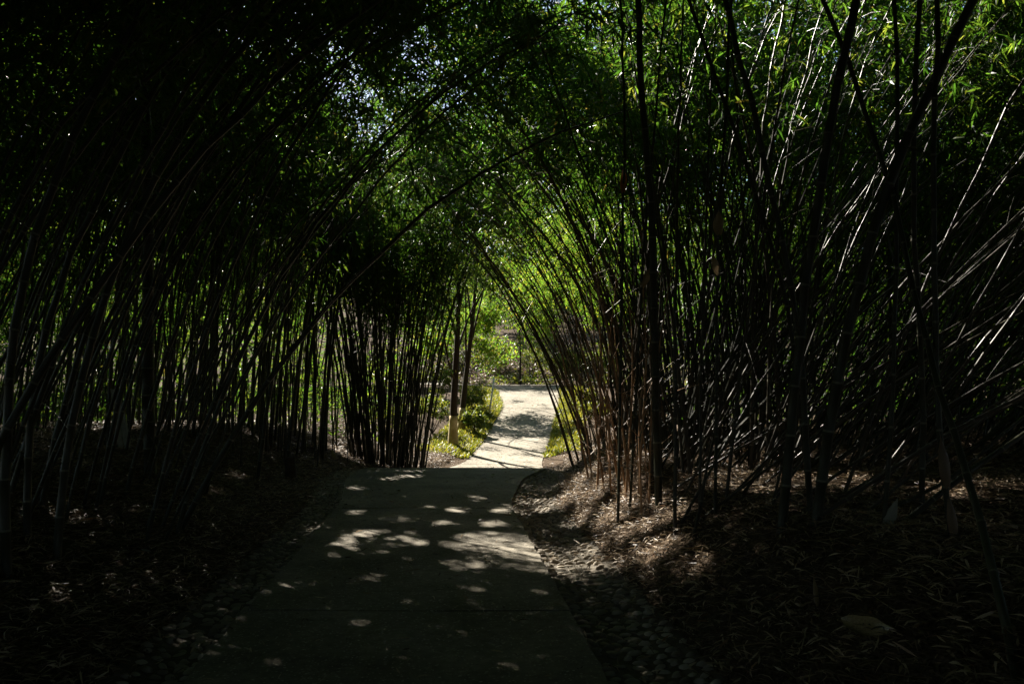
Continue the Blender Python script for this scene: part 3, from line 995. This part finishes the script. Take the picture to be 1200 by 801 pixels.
# far wood that closes the view
v, q = [], []
cents = []
for k in range(150):
    a = rng.uniform(-1.15, 1.15)
    d = rng.uniform(62, 110)
    x, y = math.sin(a) * d, math.cos(a) * d
    cents.append((x, y, float(H(x, y)) + rng.uniform(1, 9)))
vv, qq = crown_leaves(cents, [rng.uniform(3.5, 6.5) for _ in cents], 90000, .6, .3)
tag(mesh_obj('distant_woods', vv, qq, M_TREE_LEAF), kind='stuff')


def shrub(x, y, h, r, label, mat=M_SHRUB, n=1400, leaf=(.12, .05), name='roadside_shrub', group=None):
    b = on_ground(x, y)
    e = empty(name, b, label, 'shrub', group)
    g = Geo()
    tips = []
    for k in range(9):
        a = k * 2.4 + x
        rr = r * rng.uniform(.2, .8)
        tip = b + np.array([math.cos(a) * rr, math.sin(a) * rr, h * rng.uniform(.5, .95)])
        limb(g, b, tip, .014, .004, 5, .06, 5)
        tips.append(tip)
    g.build('stem', M_BARK, e, True, b)
    v, q = crown_leaves(tips, [r * .45] * len(tips), n, *leaf)
    mesh_obj('foliage', v, q, mat, e, origin=b)


shrub(-1.55, 28.5, 1.3, .75, 'tall leafy shrub on the left verge behind the whitewashed trunk')
shrub(-1.30, 26.0, .8, .6, 'low bright green shrub at the left edge of the sunlit path')
shrub(-2.6, 25.0, 1.2, .8, 'dark green shrub left of the whitewashed trunk')
shrub(-1.5, 30.2, .8, .5, 'pale green shrub beside the white pole')
shrub(-2.6, 29.5, 1.7, .9, 'big shrub at the back of the left verge')
shrub(-3.6, 22.5, 1.0, .7, 'shrub in the gap between bamboo clump and whitewashed trunk', n=1000)
shrub(2.9, 30.0, .9, .7, 'yellow green shrub on the right verge under the bowing culms', mat=M_GRASS)
shrub(3.0, 27.0, .7, .6, 'low yellow shrub nearest the crest on the right verge', mat=M_GRASS)
shrub(2.9, 41.8, 1.6, 1.1, 'green shrub at the foot of the slope, right of the bend', n=2200)
shrub(1.2, 46.6, 1.6, 1.3, 'green shrub on the slope above the junction', n=2200)
shrub(-.8, 47.2, 1.7, 1.3, 'leafy bush on the slope left of the others', n=2200)
shrub(5.0, 39.0, 2.0, 1.4, 'big leafy bush beyond the right verge', n=2600)


def grass():
    v, q = [], []
    g = Geo()
    for side, nn, y0, y1, w in ((-1, 22000, 21.5, 39, 1.45), (1, 16000, 21.8, 39, 1.1)):
        y = rng.uniform(y0, y1, nn)
        d = rng.random(nn) ** 1.3 * w + .03
        x = np.where(side < 0, pl(y) - d, pr(y) + d)
        keep = (wav(x, y, 1.6) > -.7)
        x, y = x[keep], y[keep]
        P = np.stack([x, y, H(x, y) - .01], -1)
        D = rng.normal(size=P.shape) * .55 + np.array([0, 0, 1.0])
        k = rng.uniform(.5, 1.5, len(P))
        a, b = leaf_quads(P, D, .13 * k, .028 * k, .3)
        g.add(a, b)
    tag(g.build('grass', M_GRASS), kind='stuff')


grass()

# undergrowth on the far slope
n = 14000
x = rng.uniform(-9, 11, n); y = 42.9 + rng.random(n) * 9
keep = wav(x, y, .8, 3) + rng.normal(0, .3, n) > .05
P = np.stack([x, y, H(x, y)], -1)[keep]
v, q = leaf_quads(P + rng.random((len(P), 1)) * np.array([0, 0, .45]), rng.normal(size=P.shape) + np.array([0, 0, .3]), rng.uniform(.12, .3, len(P)), rng.uniform(.05, .1, len(P)))
tag(mesh_obj('undergrowth', v, q, M_SHRUB), kind='stuff')

# ------------------------------------------------------------------ leaf litter
def litter():
    n = 270000
    y = 2.2 + rng.random(n) ** 1.45 * 22
    u = rng.random(n)
    left = rng.random(n) < .5
    dmax = 8.5
    d = u ** 1.25 * dmax
    x = np.where(left, pl(y) - GL + .06 - d, pr(y) + GR - .06 + d)
    scale = 1.0
    keep = np.abs(x / y) < .80
    x, y, left, d = x[keep], y[keep], left[keep], d[keep]
    P = np.stack([x, y, H(x, y) + rng.random(len(x)) * .05], -1)
    # stray leaves on gutters and path
    m = 7000
    ys = 2.4 + rng.random(m) ** .8 * 36
    e = rng.random(m) ** 1.2
    e = np.where(rng.random(m) < .3, rng.uniform(1, 3, m), e)
    xs = np.where(rng.random(m) < .45, pl(ys) - GL * (1 - e), pr(ys) + GR * (1 - e))
    Ps = np.stack([xs, ys, np.maximum(zc(ys) + np.where(e > 1, .006, -.008), H(xs, ys) + .004) + rng.random(m) * .01], -1)
    xb, yb = rng.uniform(-5, 7, 9000), 43.0 + rng.random(9000) * 7
    P = np.vstack([P, Ps, np.stack([xb, yb, H(xb, yb) + .02], -1)])
    a = rng.uniform(0, 2 * PI, len(P))
    tilt = rng.normal(0, .22, len(P))
    D = np.stack([np.cos(a), np.sin(a), tilt], -1)
    k = rng.uniform(.5, 1.35, len(P))
    ln, wd = .105 * k, .0105 * rng.uniform(.6, 1.5, len(P))
    D = unitv(D)
    r = unitv(rng.normal(size=P.shape) * .45 + np.array([0, 0, 1.0]))
    side = unitv(np.cross(D, r)); nor = np.cross(side, D)
    far = np.where(P[:, 1] > 42, 2.2, 1.0)
    ln = (ln * far)[:, None]; wd = (wd * far * far)[:, None]
    cv = rng.normal(.06, .09, (len(P), 1))
    p0 = P
    p1 = P + D * ln * .33 + nor * ln * cv
    p2 = P + D * ln * .68 + nor * ln * cv
    p3 = P + D * ln
    v = np.stack([p0, p1 - side * wd * .5, p2 - side * wd * .42, p3, p2 + side * wd * .42, p1 + side * wd * .5], 1).reshape(-1, 3)
    i = np.arange(len(P))[:, None] * 6
    t = np.vstack([i + [[0, 1, 5]], i + [[2, 3, 4]]])
    qd = i + [[1, 2, 4, 5]]
    o = mesh_obj('leaf_litter', v, [qd, t], M_LITTER)
    tag(o, kind='stuff')
    # twigs among the leaves and a thin cover of leaves on the far bank
    g = Geo()
    for k in range(1500):
        y = 2.6 + rng.random() ** 1.4 * 12
        dd = rng.random() * 5
        x = pl(y) - GL - dd if rng.random() < .5 else pr(y) + GR + dd
        if abs(x / y) > .8: continue
        a = rng.uniform(0, PI); l_ = rng.uniform(.1, .45)
        c = np.array([x, y, float(H(x, y)) + rng.uniform(.02, .06)])
        dv = np.array([math.cos(a), math.sin(a), rng.normal(0, .12)]) * l_ / 2
        vv, qq, _ = tube(np.array([c - dv, c + rng.normal(0, .01, 3), c + dv]), [.003, .0035, .002], 4, False)
        g.add(vv, qq)
    tag(g.build('leaf_litter', M_SHEATH), kind='stuff')


litter()

# ------------------------------------------------------------------ single things on the ground
def fallen_sheath():
    """big boat-shaped sheath with a split tail, its smooth inside up"""
    p = ground_hit(1018, 752)
    e = empty('fallen_sheath', p, 'large broad fallen tan sheath lying on the dark litter, lower right', 'bamboo sheath')
    ts, us = np.linspace(0, 1, 18), np.linspace(-1, 1, 11)
    ln, wd = .27, .125
    w = wd * .5 * (np.sin(PI * (ts * .96 + .02)) ** .85) * (1.15 - .4 * ts) * (1 + .05 * np.sin(ts * 14))
    X = np.repeat((ts - .5)[:, None] * ln, 11, 1)
    Yv = us[None] * w[:, None]
    Z = np.abs(us[None]) ** 1.15 * w[:, None] * np.where(us[None] > 0, 1.0, .45) + .002 * np.cos(us[None] * 24) + .05 * (ts[:, None] - .5) ** 2 * 4
    v = np.stack([X, Yv, Z], -1).reshape(-1, 3)
    v = v @ rot_x(.35).T @ rot_z(-.75).T + [0, 0, .045]
    i = np.arange(17)[:, None] * 11 + np.arange(10)[None]
    q = np.stack([i, i + 11, i + 12, i + 1], -1).reshape(-1, 4)
    o = mesh_obj('blade', v, q, M_SHEATH_BIG, e, True)
    sv, sq, st = tube(np.array([[.5 * ln, 0, .03], [.58 * ln, 0, .03], [.74 * ln, .0, .02]]) @ rot_z(-.75).T + [0, 0, .045], [.006, .004, .002], 5)
    mesh_obj('stalk', sv, [sq, st], M_SHEATH, e, True)


m_, nt_, out_ = new_mat('glossy_sheath')
b_ = N(nt_, 'ShaderNodeBsdfPrincipled', Roughness=.12)
no_ = N(nt_, 'ShaderNodeTexNoise', Scale=22.0)
nt_.links.new(ramp(nt_, no_.outputs['Fac'], [(.3, (.18, .13, .065)), (.7, (.33, .255, .14))]), b_.inputs['Base Color'])
nt_.links.new(b_.outputs[0], out_.inputs['Surface'])
M_SHEATH_BIG = m_
fallen_sheath()


def ground_leaf(px, py, ln, wd, yaw, tilt, mat, label, cat='leaf', name='fallen_leaf', up=.05):
    p = ground_hit(px, py)
    v, q = sheath_geo(ln, wd, .7)
    v = v @ rot_x(tilt).T @ rot_z(yaw).T + [0, 0, up]
    o = mesh_obj(name, v + p, q, mat, None, True, origin=p)
    tag(o, label, cat)


ground_leaf(93, 615, .16, .05, -1.4, -1.35, M_ORANGE, 'orange fallen leaf on the dark left litter')
ground_leaf(958, 710, .19, .034, .2, -.12, M_SHEATH, 'upright pointed tan sheath stuck in the litter left of the fallen one', 'bamboo sheath', 'fallen_sheath', .0)
ground_leaf(175, 652, .13, .06, 1.0, -1.4, M_SHEATH_G, 'broad grey fallen leaf on the left litter', 'leaf')
ground_leaf(1068, 763, .16, .05, -1.5, -1.45, M_SHEATH_D, 'broad brown fallen leaf beside the large fallen sheath', 'leaf')
ground_leaf(965, 697, .10, .06, 2.0, -1.2, M_SHEATH_G, 'round grey leaf just right of the upright sheath', 'leaf')
ground_leaf(394, 540, .22, .16, 1.0, -.5, M_SHEATH, 'yellow broad leaf beside the path at the crest', 'leaf')

# leaning grey board in the left stand
p = ground_hit(145, 527)
e = empty('leaning_board', p, 'pale grey split board leaning upright in the dark left stand', 'board')
for k, (dx, w) in enumerate(((-.045, .075), (.045, .085))):
    hgt = .95 - .05 * k
    g = Geo()
    xs = np.array([dx - w / 2, dx + w / 2])
    zz = np.linspace(0, hgt, 9)
    bow = .02 * np.sin(zz * 3 + k)
    v = np.concatenate([np.stack([np.full(9, xs[a]) + bow + (.012 * (a - .5) * np.sin(zz * 9)), np.full(9, yy), zz + (.03 * (a == k)) * (zz > hgt * .99)], -1) for a, yy in ((0, -.012), (1, -.012), (1, .012), (0, .012))])
    q = []
    for a in range(4):
        b2 = (a + 1) % 4
        for i in range(8): q.append((a * 9 + i, b2 * 9 + i, b2 * 9 + i + 1, a * 9 + i + 1))
    q.append((8, 17, 26, 35)); q.append((27, 18, 9, 0))
    v = v @ rot_y(-.13).T
    mesh_obj('plank', v, np.array(q), M_BOARD, e)

# old stump on the left bank
p = ground_hit(340, 562)
e = empty('cut_stump', p, 'short dark cut stump in the litter left of the path', 'stump')
zz = np.array([-.05, 0, .05, .15, .28, .38])
v, q, t = tube(np.stack([.01 * np.sin(zz * 12), .008 * np.cos(zz * 9), zz], -1), [.13, .115, .10, .09, .088, .09], 14, False)
v += rng.normal(0, .003, v.shape)
mesh_obj('stump_side', v, q, M_WOOD, e, True)
top = v[-14:]
mesh_obj('cut_face', np.vstack([top, top.mean(0)[None] + [0, 0, -.006]]), np.array([(i, (i + 1) % 14, 14) for i in range(14)]), M_BARK, e)

# white pole by the bend
a = at(573, 463, 30.0); a[2] = float(H(a[0], a[1])) - .05
v, q, t = tube(np.array([a, (a + at(579, 443, 30.0)) / 2, at(579, 443, 30.0)]), [.035, .035, .032], 10)
o = mesh_obj('marker_pole', v, [q, t], M_POLE, None, True, origin=a)
tag(o, 'leaning white pole on the left verge by the bend', 'pole')

# ------------------------------------------------------------------ light and camera
w = bpy.data.worlds.new('World')
S.world = w
w.use_nodes = True
nt = w.node_tree
bg = nt.nodes['Background']
sky = nt.nodes.new('ShaderNodeTexSky')
sky.sky_type = 'NISHITA'
sky.sun_disc = False
sky.sun_elevation = SUN_EL
sky.sun_rotation = -SUN_AZ
nt.links.new(sky.outputs[0], bg.inputs['Color'])
bg.inputs['Strength'].default_value = .05

sd = bpy.data.lights.new('sun', 'SUN')
sd.energy = 5.0
sd.angle = rad(.53)
sd.color = (1.0, .93, .81)
so = bpy.data.objects.new('sun', sd)
COL.objects.link(so)
import mathutils
so.rotation_euler = mathutils.Vector(L).to_track_quat('-Z', 'Y').to_euler()

cd = bpy.data.cameras.new('camera')
cd.sensor_width = 36
cd.lens = 36 * F / 1200
cd.shift_y = (HY - 400.5) / 1200
cd.clip_end = 3000
cd.clip_start = .05
co = bpy.data.objects.new('camera', cd)
COL.objects.link(co)
co.location = (0, 0, EYE)
co.rotation_euler = (rad(90), 0, 0)
S.camera = co

S.view_settings.view_transform = 'Standard'
S.view_settings.look = 'None'
S.view_settings.gamma = 1
S.view_settings.use_curve_mapping = False
S.view_settings.exposure = 2.1
S.render.engine = 'CYCLES'
S.cycles.max_bounces = 7
S.cycles.diffuse_bounces = 2
S.cycles.glossy_bounces = 2
S.cycles.transmission_bounces = 4
S.cycles.use_denoising = True
S.cycles.caustics_reflective = False
print('culms', N_CULM)
